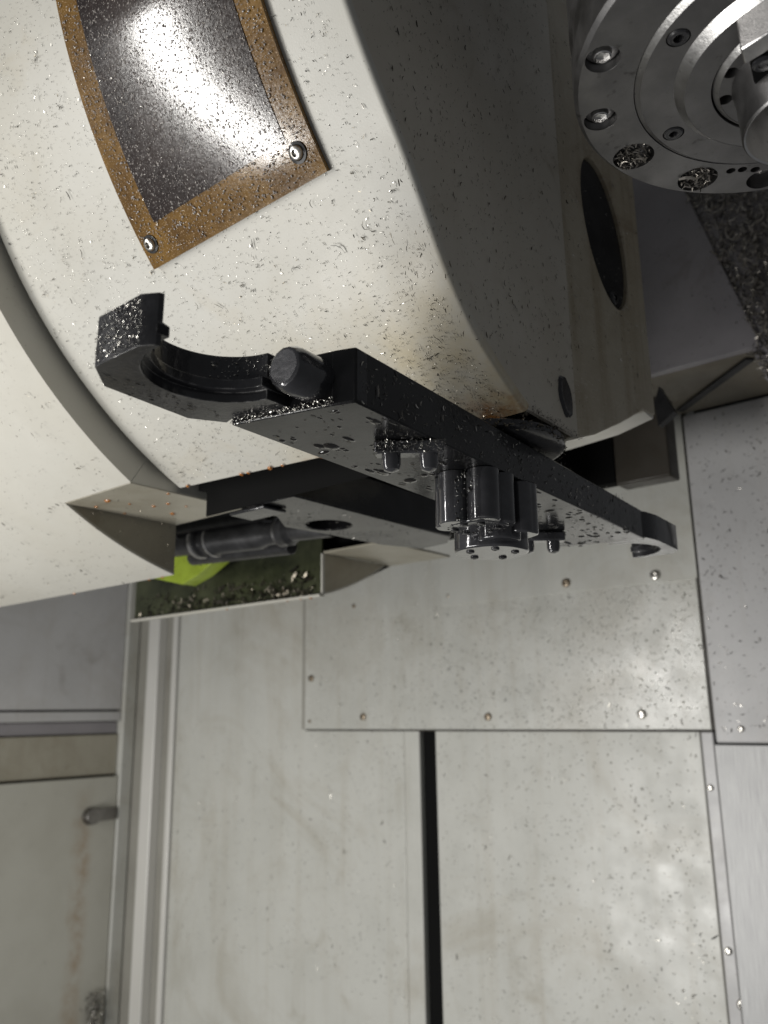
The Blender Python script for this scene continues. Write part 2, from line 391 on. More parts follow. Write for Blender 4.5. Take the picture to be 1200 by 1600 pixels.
zs = float(ony(950, 918, YP-.004)[2])
panel('upper_strip', float(ony(690, 918, YP)[0]), px1+.004, YP-.004, zs, .95, GREYPAINT, bw, .004, .001)
MB().box(px0-.006, px1, YP+.010, YP+.020, zpl-.005, zpl-.0005).build('seam_shade', GRIMESHADE, bw, bevel=.001)  # dark strips here and below paint the gap shadow round the plate
MB().box(px0-.024, px0-.0005, YP+.012, YP+.0205, zpl-.0005, .95).build('seam_shade', DIMGREY, bw, bevel=.001)
MB().box(px1+.0006, px1+.010, YP+.002, YP+.020, zpl, .95).build('seam_shade', GRIMESHADE, bw, bevel=.001)
# edge flange, brushed strip and side panel on the right
panel('edge_flange', WX(1111), WX(1131), YW-.004, ZB, zpl-.004, GREYPAINT2, bw, .05)
panel('brushed_panel', WX(1133), WX(1360), YW-.016, ZB, float(ony(1160,1161,YW)[2])-.002, BRUSHED, bw, .06)
YS = YW-.045
sp = panel('side_panel', float(ony(1092, 900, YS)[0]), float(ony(1330, 900, YS)[0]), YS, float(ony(1160, 1161, YS)[2]), float(ony(1137, 633, YS)[2]), GREYPAINT2, bw, .06, .004)
# rails on the left
for a, b, y, mt in ((214,220,YW+.006,RAIL),(220,238,YW-.012,RAIL),(238,258,YW+.022,DIMGREY),(258.5,266.5,YW-.008,RAIL)):
    panel('rail', WX(a), WX(b)-.001, y, ZB, .9, mt, bw, .04, .004)
panel('corner_strip', WX(188), WX(213.5), YW+.034, ZB, .9, DIMGREY, bw, .02)
def screw(name, p, nrm, r, mat, parent, h=None, hexd=True):
    h = h or r*.75; m = MB()
    m.lathe(p, nrm, [(r, 0), (r, h*.45), (r*.86, h*.85), (r*.62, h), (r*.48, h), (r*.44, h*.45), (0.0001, h*.40)], 20)
    return m.build(name, mat, parent)
for (a, b, y, mt, r) in ((487,1060,YP,RUSTBOLT,.010),(568,1120,YP,RUSTBOLT,.010),(763,1120,YP,RUSTBOLT,.010),(1003,1116,YP,BOLT,.011),
        (885,911,YP-.004,RUSTBOLT,.011),(1024,899,YP-.004,BOLT,.012),(553,947,YP,RUSTBOLT,.006),(701,931,YP,RUSTBOLT,.006),(484,1127,YP,RUSTBOLT,.005),
        (1110,1231,YW-.004,BOLT,.007),(1138,1486,YW-.004,BOLT,.008),(1161,1570,YW-.004,BOLT,.012),(1158,1139,YS,BOLT,.007)):
    p = ony(a, b, y); screw('screw', tuple(p), (0,-1,0), r, mt, bw)
# left wall
XL = WX(188); lw = MB().box(XL-.06, XL-.03, .75, YW+.05, ZB, .8).build('left_wall', VOID); tag(lw, kind='structure')
def LZ(py): return float(onx(90, py, XL)[2])
def lpan(name, z0, z1, dx, mat): return MB().box(XL-.045, XL+dx, .75, YW-.055+.03, z0, z1).build(name, mat, lw, bevel=.003)
lpan('wall_panel', LZ(1109), .8, -.004, GREYPAINT2)
lpan('wall_panel', LZ(1128), LZ(1112), -.002, GREYPAINT2)
lpan('dark_channel', LZ(1149), LZ(1129), -.024, PURPLE)
lpan('dirty_band', LZ(1216), LZ(1150), -.014, TAN)
lpan('wall_panel', ZB, LZ(1219), .002, RUSTRUN)
MB().box(XL-.045, XL+.012, YW-.022, YW+.03, ZB, .8).build('corner_post', GREYPAINT, lw, bevel=.004)
p = onx(140, 1275, XL)
lt = empty('door_latch'); tag(lt, 'small grey metal latch on the lower left wall beside the corner post', 'latch')
MB().cyl((XL+.002, p[1], p[2]), (1,0,0), .032, .027, .030, 20).build('knob', DULLB, lt, bevel=.002)
MB().box(XL+.004, XL+.016, p[1]+.01, YW-.03, p[2]-.020, p[2]+.022).build('latch_bar', DULLB, lt, bevel=.002)

# ================================================================== COLUMN GUARD at the right
cg = empty('column_guard'); tag(cg, 'dark violet grey sheet guard with rusty underside behind the spindle', 'guard')
YC = 1.58; zc = float(ony(1137, 633, YS)[2])+.004
def Cg(px, py, y=YC): q = ony(px, py, y); return (float(q[0]), float(q[2]))
zc2 = zc
A, B = Cg(1070, 300), Cg(1190, 541); C0, D0 = (Cg(930, 300)[0], A[1]), (Cg(930, 590)[0], zc2)
up = (A[0]+(A[0]-B[0])*.55, A[1]+(A[1]-B[1])*.55)
MB().prism([(B[0], zc2), (D0[0], zc2), (D0[0], up[1]), up], YC, YC+.02, 'y').build('front_sheet', PURPLE, cg, bevel=.002)
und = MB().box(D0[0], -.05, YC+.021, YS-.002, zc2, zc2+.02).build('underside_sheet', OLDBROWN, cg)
g0, g1 = onz(1062, 640, zc2), onz(1172, 558, zc2)
dv = (g1-g0)[:2]; dl = np.hypot(*dv); nv = np.array([-dv[1], dv[0]])/dl*.010
MB().prism([tuple(g0[:2]-nv), tuple(g1[:2]-nv), tuple(g1[:2]+nv), tuple(g0[:2]+nv)], zc2-.006, zc2-.0005, 'z').build('groove_strip', RUBBER, cg, bevel=.002)  # black strip laid where the ledge groove runs
# swarf covered slope
m = MB(); q = [np.array((B[0]-.004, YC+.012, B[1]-.06)), np.array((up[0]-.004, YC+.012, up[1])), np.array((up[0]+.75, YC-.16, up[1]+.02)), np.array((B[0]+.40, YC-.12, B[1]-.06))]
m.add(list(q)+[k+np.array((0,.03,0)) for k in q], [(0,1,2,3),(7,6,5,4),(0,4,5,1),(1,5,6,2),(2,6,7,3),(3,7,4,0)])
slope = m.build('way_cover', PURPLE); tag(slope, 'sheet way cover thickly coated in steel swarf below the spindle', 'cover')
def quadpts(n, q):
    a = RNG.random((n, 2)); s, t = a[:, :1], a[:, 1:]
    P = (1-s)*(1-t)*q[0]+(1-s)*t*q[1]+s*t*q[2]+s*(1-t)*q[3]
    nn = np.cross(q[1]-q[0], q[3]-q[0]); nn /= np.linalg.norm(nn)
    if nn[1] > 0: nn = -nn
    return P+nn*.002, np.tile(nn, (n, 1))
P, N = quadpts(11000, q)
o = chips('swarf_layer', P, N, (.012, .036), CHIPG, .6, 1.2, aspect=(.10,.24)); tag(o, 'dense layer of dark steel swarf clinging to the way cover', 'swarf', kind='stuff')
P, N = quadpts(900, q)
o = chips('bright_swarf', P, N, (.010, .034), CHIP, .6, 1.2); tag(o, 'brighter curls of swarf scattered over the way cover', 'swarf', kind='stuff')

# bracket and dark recess below the gearbox housing
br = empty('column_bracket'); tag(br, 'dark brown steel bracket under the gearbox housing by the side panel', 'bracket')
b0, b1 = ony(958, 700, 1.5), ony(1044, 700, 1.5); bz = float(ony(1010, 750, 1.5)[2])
MB().box(b0[0], b1[0], 1.5, 1.55, bz, float(ony(1050, 612, 1.5)[2])).build('block', GRIMESHADE, br, bevel=.004)  # near-black colour carries the bracket's shadow as well as its dirt
f0 = ony(1022, 630, 1.44); MB().prism([(f0[0], f0[2]), (f0[0]+.004, f0[2]-.045), (f0[0]+.035, f0[2]-.025), (f0[0]+.012, f0[2]+.03)], 1.44, 1.46, 'y').build('fin', RUBBER, br)
dr = MB().box(float(ony(740,700,1.52)[0]), float(ony(957,700,1.52)[0]), 1.52, 1.55, float(ony(920,762,1.52)[2]), 1.2).build('recess_shade', VOID); tag(dr, 'black plate standing for the shade deep behind the tool change arm', 'plate')  # black plate added where only the deep void's shade shows

# ================================================================== MAGAZINE COVERS
RO, RM = .762, .720
dc = empty('drum_cover'); tag(dc, 'wide cream drum cover at far left with a notched lower opening', 'cover')
def shell(x0, x1, t0, t1, R, n=40): return MB().grid([[cpt(x0+(x1-x0)*j/6, t0+(t1-t0)*i/n, R) for j in range(7)] for i in range(n+1)])
tl, tb = 58.5, 76.0
outline = [(-1.02, -8), (-1.02, tl), (-1.2, tl), (-1.2, tb), (-2.7, tb), (-2.7, -8)]
shell(-2.7, -1.02, -8, tl, RO).build('outer_shell', CREAM, dc, solid=.004, off=1)
shell(-2.7, -1.2, tl, tb, RO, 14).build('lower_shell', CREAM, dc, solid=.004, off=1)
# step wall facing right, from the drum surface in to the front cover
MB().grid([[cpt(-1.0215, -8+(tl+8)*i/40, RO-.0005), cpt(-1.0215, -8+(tl+8)*i/40, RM-.06)] for i in range(41)]).build('step_wall', CREAM, dc)
yf, zf = cpt(0, tl, RO)[1:]; yb, zb = cpt(0, tb, RO)[1:]
arc = [cpt(0, tl+(tb-tl)*i/10, RO-.001)[1:] for i in range(11)]
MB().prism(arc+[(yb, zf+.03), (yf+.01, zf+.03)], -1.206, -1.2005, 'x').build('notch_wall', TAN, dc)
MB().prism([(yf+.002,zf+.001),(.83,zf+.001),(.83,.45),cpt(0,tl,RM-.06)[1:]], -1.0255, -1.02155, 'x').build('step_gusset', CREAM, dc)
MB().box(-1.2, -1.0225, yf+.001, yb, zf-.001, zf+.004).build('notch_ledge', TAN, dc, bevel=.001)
MB().box(-1.2, -1.14, yb-.004, yb+.002, zf+.004, zf+.3).build('inner_shade_wall', VOID, dc)
# rear half of the drum with the chute plate
yr = 1.252
bt0, bt1 = 180-76.0, 180-tl
MB().box(-1.875, -1.204, yr, yr+.006, .243, .62).build('chute_plate', GREENW, dc)
MB().box(-1.875, -1.200, yr-.012, yr+.004, .2385, .2435).build('chute_lip', CREAM, dc, bevel=.001)
MB().box(-1.2035, -1.1985, yr-.004, yr+.004, .2435, zf).build('chute_edge', CREAM, dc, bevel=.001)
arcb = [cpt(0, 105+(122-105)*i/10, RO)[1:] for i in range(11)]
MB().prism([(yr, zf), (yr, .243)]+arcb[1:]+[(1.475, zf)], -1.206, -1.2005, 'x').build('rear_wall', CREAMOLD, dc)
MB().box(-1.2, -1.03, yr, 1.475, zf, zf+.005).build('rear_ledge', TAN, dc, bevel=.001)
shell(-1.875, -1.2, 104.5, 122, RO, 10).build('rear_shell', CREAM, dc, solid=.004, off=1)
# black sheet painting the shade inside the drum
MB().box(-1.9, -.75, 1.30, 1.34, .335, .9).build('drum_inner_shade', VOID, dc)

fc = empty('front_cover'); tag(fc, 'curved cream cover with a brown film panel above the change arm', 'cover')
# curved front with rolled edges, its underside open
def prof():
    pts = [(-1.0185, RM-.045), (-1.0185, RM-.014)]
    for k in range(1, 6): a = math.pi/2*k/5; pts.append((-1.0185+.014-.014*math.cos(a), RM-.014+.014*math.sin(a)))
    pts += [(-.88, RM), (-.74, RM), (-.60, RM), (-.50, RM), (-.43, RM), (-.4085, RM)]
    for k in range(0, 8): a = math.pi/2*k/7; pts.append((-.407+.005*math.sin(a), RM-.005+.005*math.cos(a)))
    pts.append((-.402, RM-.009))
    return pts
TB = 63.6
def rb(x): return 0
rows = []
for i in range(61):
    t = -10+(TB+10)*i/60
    rows.append([cpt(x, t, r+swell(x, t)) for x, r in prof()])
MB().grid(rows).build('curved_front', FRONT, fc, smooth=50, solid=.003, off=1)
def edge_r(t): return RM-.05
arcs = [cpt(0, -10+(TB+10)*i/40, RM-.0075+swell(-.4, -10+(TB+10)*i/40))[1:] for i in range(41)]
yb2, zb2 = arcs[-1]
MB().prism(arcs[:-1]+[(.726, .3055), (.838, .3025), (.838, 1.35), (arcs[0][0]+.1, 1.35)], -.4075, -.4026, 'x').build('side_plate', SIDE, fc)
# black oval plug on the side plate
pp = onx(885, 620, -.400); jag = RNG.uniform(.90, 1.08, 24)
MB().add([(-.3985, pp[1]+(.011*math.cos(t)-.004*math.sin(t))*j, pp[2]+.021*math.sin(t)*j) for t, j in zip(np.linspace(0, 2*math.pi, 24, endpoint=False), jag)]+
         [(-.403, pp[1]+(.013*math.cos(t)-.004*math.sin(t))*j, pp[2]+.024*math.sin(t)*j) for t, j in zip(np.linspace(0, 2*math.pi, 24, endpoint=False), jag)],
         [tuple(range(24))]+[(i,(i+1)%24,24+(i+1)%24,24+i) for i in range(24)]).build('plug', BLACKG, fc, smooth=15)
# film panel
LX0, LX1, LT = -.762, -.484, 40.6
def film(x0, x1, t0, t1, R): return shell(x0, x1, t0, t1, R, 30)
fm = film(LX0, LX1, -10, LT, RM+.0065).build('film_panel', AMBER, fc, solid=.005, off=1)
film(LX0+.036, LX1-.030, -10, 37.2, RM+.0073).build('dark_print', DARKFILM, fm, solid=.0006, off=1)
for x, t in ((-.746, 38.6), (-.506, 38.4)):
    q = cpt(x, t, RM+.0068); n = (0, -math.cos(math.radians(t)), -math.sin(math.radians(t)))
    screw('screw', q, n, .0076, BOLT, fm, .006)
    MB().lathe(q, n, [(.0105, 0), (.0105, .0012), (.0072, .0016)], 20).build('washer', RUBBER, fm)

# gearbox housing right of the front cover
gh = empty('gearbox_housing'); tag(gh, 'stained grey gearbox housing with a black oval opening', 'housing')
pts = [(.836, .3035), (.90, .324), (.98, .360), (1.055, .398), (1.098, .402), (1.098, 1.3), (.836, 1.3)]
hb = MB().prism(pts, -.60, -.408, 'x').build('housing_body', HOUSE, gh)
el = [(.978+.064*math.cos(t)-.018*math.sin(t), .632+.104*math.sin(t)) for t in np.linspace(0, 2*math.pi, 48, endpoint=False)]
cut(hb, [MB().prism(el, -.47, -.39, 'x').build('cutter', None)])
hb.modifiers.new('edge', 'BEVEL').width = .002
MB().prism([(.978+(a-.978)*.985, .632+(b-.632)*.985) for a, b in el], -.44, -.414, 'x').build('oval_plate', RUBBER, gh, bevel=.002)
MB().box(-1.01, -.4085, .775, .86, .338, .36).build('gearbox_shade_plate', VOID, gh)  # black plate added to keep the gap under the cover dark
MB().box(-.985, -.45, .772, .7745, .293, .36).build('gap_shade_skirt', VOID, gh)  # black sheet added as shade, hiding the lit lever end
MB().prism([(-.64,1.157),(-.566,1.152),(-.48,1.136),(-.412,1.102),(-.409,1.062),(-.62,1.062)], .399, .43, 'z').build('bottom_rim', CREAM, gh, bevel=.002)
screw('screw', (-.4135, .990, .540), (1,0,0), .010, BLACKG, gh)

# ================================================================== SPINDLE
SX, SY, SZ = -.093, .646, .50
sh = empty('spindle_head'); tag(sh, 'round machined steel spindle nose with stepped rings at upper right', 'spindle')
fl = MB().lathe((SX,SY,SZ), (0,0,1), [(.0001,.003),(.1795,.003),(.1795,.003)][:0]+[(.131,.0),(.176,.0),(.1795,.0035),(.1795,.030),(.1765,.033),(.1765,.060),(.1795,.064),(.1795,.115),(.171,.12),(.171,.5),(.131,.5),(.131,.0)], 96).build('flange', STEEL, sh)
rg = MB().lathe((SX,SY,SZ), (0,0,1), [(.0990,-.0030),(.1262,-.0030),(.1295,.0),(.1295,.3),(.0990,.3),(.0990,-.0030)], 96).build('outer_ring', STEEL, sh)
AX = (SX, SY, SZ)
MB().lathe(AX, (0,0,1), [(.1260,-.0033),(.1304,.0006),(.1304,.003),(.1258,-.001),(.1260,-.0033)], 96).build('bevel_ring', STEELB, sh)
MB().lathe(AX, (0,0,1), [(.0918,-.0110),(.0992,-.0032),(.0992,0),(.0918,-.006),(.0918,-.0110)], 96).build('bevel_ring', STEELB, sh)
MB().lathe(AX, (0,0,1), [(.0712,-.0108),(.0919,-.0108),(.0919,.2),(.0712,.2),(.0712,-.0108)], 96).build('middle_ring', STEEL, sh)
MB().lathe(AX, (0,0,1), [(.0535,-.0130),(.0655,-.0130),(.0695,-.0090),(.0695,.1),(.0535,.1),(.0535,-.0130)], 80).build('nose_ring', STEEL, sh)
MB().lathe(AX, (0,0,1), [(.0652,-.0134),(.0699,-.0088),(.0699,-.005),(.0652,-.010),(.0652,-.0134)], 80).build('bevel_ring', STEELB, sh)
MB().cyl((SX,SY,SZ+.125), (0,0,1), .040, .040, .01, 40).build('bore_end', VOID, sh)
def on_sp(px, py, z): q = onz(px, py, z); return (float(q[0]), float(q[1]))
def ring_at(px, py):
    x, y = on_sp(px, py, SZ-.003); k = .1130/math.hypot(x-SX, y-SY); return SX+(x-SX)*k, SY+(y-SY)*k
cut_f, cut_r, cut_n = [], [], []
holes = [(942,93,.0140,.011,'hex'),(938,187,.0140,.011,'hex'),(990,245,.0185,.016,'swarf'),(1090,280,.0185,.016,'swarf'),(1192,280,.0150,.020,'hex')]
for px, py, r, dp, kind in holes:
    x, y = on_sp(px, py, SZ); cut_f.append(MB().cyl((x,y,SZ-.01), (0,0,1), r, r, .01+dp, 32).build('cutter', None))
for px, py in ((1142,267),(1160,265),(1180,265)):
    x, y = on_sp(px, py, SZ); cut_f.append(MB().cyl((x,y,SZ-.01), (0,0,1), .0042, .0042, .02, 16).build('cutter', None))
for px, py in ((1049,57),(1048,211)):
    x, y = ring_at(px, py); cut_r.append(MB().cyl((x,y,SZ-.02), (0,0,1), .0092, .0092, .026, 28).build('cutter', None))
for px, py in ((1142,114),(1133,156)):
    x, y = on_sp(px, py, SZ-.013); cut_n.append(MB().cyl((x,y,SZ-.03), (0,0,1), .0058, .0058, .030, 20).build('cutter', None))
cut(fl, cut_f); cut(rg, cut_r); cut(sh.children[[c.name.split('.')[0] for c in sh.children].index('nose_ring')], cut_n)
for o in (fl,):
    mm = o.modifiers.new('edge', 'BEVEL'); mm.width = .0007; mm.limit_method = 'ANGLE'; mm.angle_limit = math.radians(40)
swP = []
for px, py, r, dp, kind in holes:
    x, y = on_sp(px, py, SZ)
    if kind == 'hex':
        sb = MB(); sb.lathe((x,y,SZ+dp-.0005), (0,0,-1), [(r*.93,0),(r*.93,.002),(r*.55,.004),(r*.50,.0085),(r*.44,.009)], 28)
        sb.lathe((x,y,SZ+dp-.0005), (0,0,-1), [(r*.44,.009),(r*.40,.006),(.0001,.006)], 6); sb.build('socket_screw', STEELB, sh, smooth=25)
    else:
        a = RNG.uniform(0, 6.28, 130); q_ = r*.86*np.sqrt(RNG.random(130)); swP.append(np.c_[x+q_*np.cos(a), y+q_*np.sin(a), np.full(130, SZ+RNG.uniform(.0, .007, 130))])
for px, py in ((1049,57),(1048,211)):
    x, y = ring_at(px, py); r = .0082
    sb = MB(); sb.lathe((x,y,SZ+.0055), (0,0,-1), [(r,0),(r,.0085),(r*.86,.0095),(r*.5,.0095)], 24); sb.lathe((x,y,SZ+.0055), (0,0,-1), [(r*.5,.0095),(r*.48,.003),(.0001,.003)], 6); sb.build('socket_screw', BLACKG, sh, smooth=25)
P = np.concatenate(swP); o = chips('packed_swarf', P, np.tile([[0,0,-1.]], (len(P),1)), (.005,.020), CHIPG, .9, 1.3); tag(o, 'swarf packed into two bolt holes of the spindle nose', 'swarf', kind='stuff')
# drive key by the bore and the drawn-in retention piece
kz = SZ-.040
MB().prism([on_sp(*p, kz) for p in ((1157,79),(1163,103),(1222,66),(1222,38))], kz, SZ-.012, 'z').build('drive_key', STEELB, sh, bevel=.0015)
MB().prism([on_sp(*p, kz+.003) for p in ((1172,100),(1222,72),(1222,140),(1192,146),(1178,128))], kz+.003, SZ-.012, 'z').build('key_recess_shade', VOID, sh)  # solid black prism painting the dark void beside the key
kk = on_sp(1193, 100, kz+.002); screw('key_screw', (kk[0], kk[1], kz+.003), (0,0,-1), .0080, BLACKG, sh, .002)
MB().lathe((SX,SY,SZ-.060), (0,0,1), [(.0515,0),(.0528,.0015),(.0538,.035),(.0560,.0475),(.0560,.06)], 80).build('nose_collar', STEEL, sh)
MB().lathe((SX,SY,SZ-.060), (0,0,1), [(.0515,0),(.0500,.001),(.0440,.040),(.0432,.044),(.0300,.15)], 80).build('taper_wall', STEELB, sh)
# dark carrier behind the spindle
MB().lathe((SX+.01,SY+.02,SZ+.06), (0,0,1), [(.165,.06),(.193,.065),(.196,.09),(.196,.5),(.165,.5)], 64).build('upper_collar', RUBBER, sh)

# ================================================================== TOOL CHANGE ARM
CX, CY, H = -.483, .768, .24; AR = math.radians(2.1)
arm = empty('tool_change_arm'); tag(arm, 'black double ended tool change arm with hooked gripper hanging below the cover', 'tool arm')
def L(x, y, s=1):
    x, y = x*s, y*s
    return (CX+x*math.cos(AR)-y*math.sin(AR), CY+x*math.sin(AR)+y*math.cos(AR))
half = [(-.0555,-.3305),(.0440,-.3115),(.0615,-.3060)]
body = [L(*p) for p in half]+[L(*p, -1) for p in half]
mb = MB().prism(body, H, H+.048, 'z'); mb.v = [(x, y, z-(.008*(y-.45)/.65 if z > H+.01 else 0)) for x, y, z in mb.v]; mb.build('arm_body', BLACK, arm, bevel=.0015)
GC = (.008, -.400)
def claw_outline(r, notch=0, far=False):
    arc = []
    for t in np.linspace(274, 98, 45):
        q = r+(.013 if notch and 203 < t < 236 else 0); arc.append((GC[0]+q*math.cos(math.radians(t)), GC[1]+q*math.sin(math.radians(t))))
    tail = [(-.0560,-.3300),(-.0660,-.3265),(-.0840,-.3540),(-.0800,-.4390),(-.0545,-.4645)] if not far else [(-.0560,-.3270),(-.0585,-.3300),(-.0640,-.3600),(-.0635,-.4420),(-.0480,-.4640)]
    return [(-.001,-.4665),(.0105,-.4600)]+arc+[(.001,-.3200),(.001,-.3090),(-.05,-.3090)]+tail
TILT = Matrix.Translation((0,.45,H))@Matrix.Rotation(-.016, 4, 'X')@Matrix.Translation((0,-.45,-H)); arm.matrix_world = TILT
for s in (1, -1):
    m = MB(); lv = [(.006,.0570,0),(.0145,.0570,0),(.0150,.0500,0),(.0230,.0500,0),(.0240,.0565,0),(.0275,.0565,0),(.0280,.0565,1),(.0460,.0565,1)]
    rings = [[(*L(*p, s), H+(z if s > 0 else (z-.006)*.93+.0015)) for p in claw_outline(r, nt, s < 0)] for z, r, nt in lv]; k = len(rings[0])
    m.add([p for rg_ in rings for p in rg_], [(j*k+i, j*k+(i+1)%k, (j+1)*k+(i+1)%k, (j+1)*k+i) for j in range(len(rings)-1) for i in range(k)]+[tuple(range(k))[::-1], tuple(range((len(rings)-1)*k, len(rings)*k))])
    m.build('gripper_claw', BLACKG, arm, bevel=.0008)
    kx, ky = L(-.030, -.352, s)
    # rounded lock plunger with flats and its pocket block
    c = L(.024, -.300, s); e = L(.024, -.350, s); d = (e[0]-c[0], e[1]-c[1], 0); ln = math.hypot(*d[:2])
    MB().lathe((c[0], c[1], H+.0255), d, [(.0001,0),(.0185,0),(.0195,.004),(.0195,ln-.008),(.0165,ln-.001),(.0155,ln),(.0001,ln)], 14).build('lock_plunger', BLACKW, arm, bevel=.0022, smooth=25)
    c = L(.0245, -.306, s)
    MB().prism([L(*p, s) for p in ((.040,-.3125),(.0615,-.306),(.0615,-.290),(.040,-.290))], H+.001, H+.0479, 'z').build('pocket_block', BLACKG, arm, bevel=.002)
    c = L(-.006, -.4560, s); MB().cyl((c[0], c[1], H+.022), (d[0]*-1, d[1]*-1, 0), .006, .004, .008, 12).build('claw_pad', BLACKG, arm)
    # bar with two stop pins on the underside
    a, b = np.array(L(.018,-.217, s)), np.array(L(.060,-.188, s)); t = (b-a)/np.linalg.norm(b-a); nn = np.array((-t[1], t[0]))*.0085
    MB().prism([tuple(a-nn-t*.006), tuple(b-nn+t*.006), tuple(b+nn+t*.006), tuple(a+nn-t*.006)], H-.013, H-.0005, 'z').build('pin_bar', BLACKW, arm, bevel=.002)
    for (x, y) in ((.026,-.2125),(.0535,-.193)):
        q = L(x, y, s); MB().lathe((q[0], q[1], H-.012), (0,0,-1), [(.0001,0),(.0086,0),(.0086,.010),(.0068,.0148),(.003,.0165),(.0001,.0168)], 18).build('stop_pin', BLACKW, arm)
# hub bosses under the middle of the arm
def boss(x, y, r, z0, lobes, name='hub_boss'):
    m = MB(); out = []
    for i in range(60):
        t = 2*math.pi*i/60; rr = r*(1+lobes*(abs(math.sin(2.5*t+.5))-.5)); out.append(L(x+rr*math.cos(t), y+rr*math.sin(t)))
    return m.prism(out, z0, H-.0006, 'z').build(name, BLACKW, arm, bevel=.002)
boss(.028, -.068, .030, .186, .10)
for x, y, r, z in ((.001,-.082,.0135,.1872),(.016,-.093,.0165,.1866),(.046,-.086,.016,.1868),(.052,-.060,.0125,.1875),(.012,-.056,.018,.187)):
    MB().lathe((*L(x, y), z), (0,0,1), [(.0001,0),(r-.0015,0),(r,.0015),(r,H-.0006-z)], 28).build('hub_lobe', BLACKW, arm)
boss(.006, -.006, .040, .1725, .03)
boss(.050, -.020, .018, .184, .08)
for t in (.3, 1.6, 2.9, 4.2, 5.4): screw('hub_screw', (*L(.006+.026*math.cos(t), -.006+.026*math.sin(t)), .1724), (0,0,-1), .0045, BLACKG, arm, .002)
boss(.030, -.030, .022, .178, .05)
# shaft flange between arm and cover
MB().lathe((*L(0,0), H+.0485), (0,0,1), [(.0001,0),(.082,0),(.088,.003),(.088,.010),(.082,.013),(.05,.014),(.05,.2),(.0001,.2)], 64).build('shaft_flange', BLACKG, arm)
for t in (.4, 1.3, 2.6, 3.5, 4.7, 5.5):
    x, y = L(.026+.022*math.cos(t), -.070+.022*math.sin(t)); screw('hub_screw', (x, y, .1855), (0,0,-1), .0042, BLACKG, arm, .002)

# ================================================================== TOOL POT AND FORK
fk = empty('pot_lever'); tag(fk, 'black flat lever plate with a round hole beneath the cover', 'lever')
lev = MB().prism([(-.80,.775),(-.80,1.15),(-.835,1.19),(-.90,1.20),(-.93,1.12),(-.94,.98),(-.95,.90),(-.905,.84),(-.90,.775)], .292, .352, 'z').build('lever_plate', BLACK, fk)
hc = onz(513, 821, .292); cut(lev, [MB().cyl((hc[0], hc[1], .27), (0,0,1), .037, .037, .1, 40).build('cutter', None)])
mm = lev.modifiers.new('edge', 'BEVEL'); mm.width = .002; mm.limit_method = 'ANGLE'
MB().box(-.935, -.86, .775, .82, .286, .2915).build('lever_clip', BLACKG, fk, bevel=.002)
tp = empty('tool_holder'); tag(tp, 'black ringed tool holder lying inside the drum opening', 'tool holder')
a = onx(275, 852, -1.19)*0; TY, TZ = 1.06, .322
q0, q1 = ony(262, 853, TY), ony(520, 820, TY+.0)
dv = Vector(q1-q0); ln = dv.length
pr = [(.0001,0),(.026,0),(.026,ln*.22),(.034,ln*.23),(.034,ln*.26),(.027,ln*.27),(.027,ln*.31),(.034,ln*.32),(.034,ln*.35),(.030,ln*.37),(.030,ln*.62),(.024,ln*.66),(.024,ln*.72),(.029,ln*.73),(.029,ln*.78),(.022,ln*.80),(.022,ln),(.0001,ln)]
MB().lathe(tuple(q0), dv, pr, 40).build('holder_body', HOLDER, tp)
MB().lathe(tuple(np.array(q0)+np.array(dv)*.225), dv, [(.0335,0),(.0360,.002),(.0360,.009),(.0335,.011)], 40).build('steel_ring', STEELB, tp)
MB().lathe(tuple(np.array(q0)+np.array(dv)*.325), dv, [(.0335,0),(.0355,.002),(.0355,.005),(.0335,.007)], 40).build('steel_ring', STEELB, tp)
MB().lathe(tuple(np.array(q0)+np.array(dv)*.73), dv, [(.0285,0),(.0302,.001),(.0302,.006),(.0285,.008)], 40).build('steel_ring', STEEL, tp)
MB().cyl(tuple(np.array(q0)+np.array((.05,.03,-.028))), dv, .017, .015, ln*.62, 20).build('drive_rod', HOLDER, tp, bevel=.002)
MB().box(-.99, -.955, .90, 1.10, .335, .352).build('grip_jaw', HOLDER, tp, bevel=.004)
b0_, b1_ = ony(272, 826, 1.03), ony(420, 800, 1.03)
bar_ = Vector(b1_-b0_); MB().cyl(tuple(b0_), bar_, .016, .016, bar_.length, 16).build('grip_bar', RUBBER, tp)
gp = [ony(*p, 1.15) for p in ((236,903),(262,866),(333,861),(341,871),(311,897),(284,913))]
g = MB().prism([(float(p[0]), float(p[2])) for p in gp], 1.15, 1.19, 'y').build('green_guard', GREEN, None, bevel=.0015); tag(g, 'bright lime green plastic guard inside the drum opening', 'guard')

# ================================================================== SWARF, COOLANT, OIL
o = chips('cover_swarf', *join_pts(cylpts(5600, -1.0, -.42, 12, 63, RM+.001), cylpts(1100, -.70, -.42, 44, 63, RM+.001, lambda a, b: a*b)), (.0007, .0065), CHIP, .4, .7, aspect=(.18,.5)); tag(o, 'fine steel swarf sprinkled over the curved cream front cover', 'swarf', kind='stuff')
o = chips('cover_dark_swarf', *join_pts(clump(cylpts(2400, -1.0, -.42, 12, 63, RM+.001), .5, 90, .012), cylpts(1500, -.72, -.415, 44, 63.3, RM+.001, lambda a, b: a*b*b)), (.0008, .0066), CHIPD, .4, .7, aspect=(.18,.5)); tag(o, 'dark swarf specks gathered toward the lower edge of the front cover', 'swarf', kind='stuff')
o = chips('curled_swarf', *cylpts(40, -1.0, -.42, 14, 63, RM+.0015), (.008, .020), CHIP, .4, 2.4, aspect=(.06,.14)); tag(o, 'few longer silver curls of swarf on the curved front cover', 'swarf', kind='stuff')
o = chips('drum_swarf', *cylpts(1300, -1.9, -1.03, 25, 75, RO+.0042), (.002, .014), CHIPD, .35, .8); tag(o, 'sparse swarf specks on the far left drum cover', 'swarf', kind='stuff')
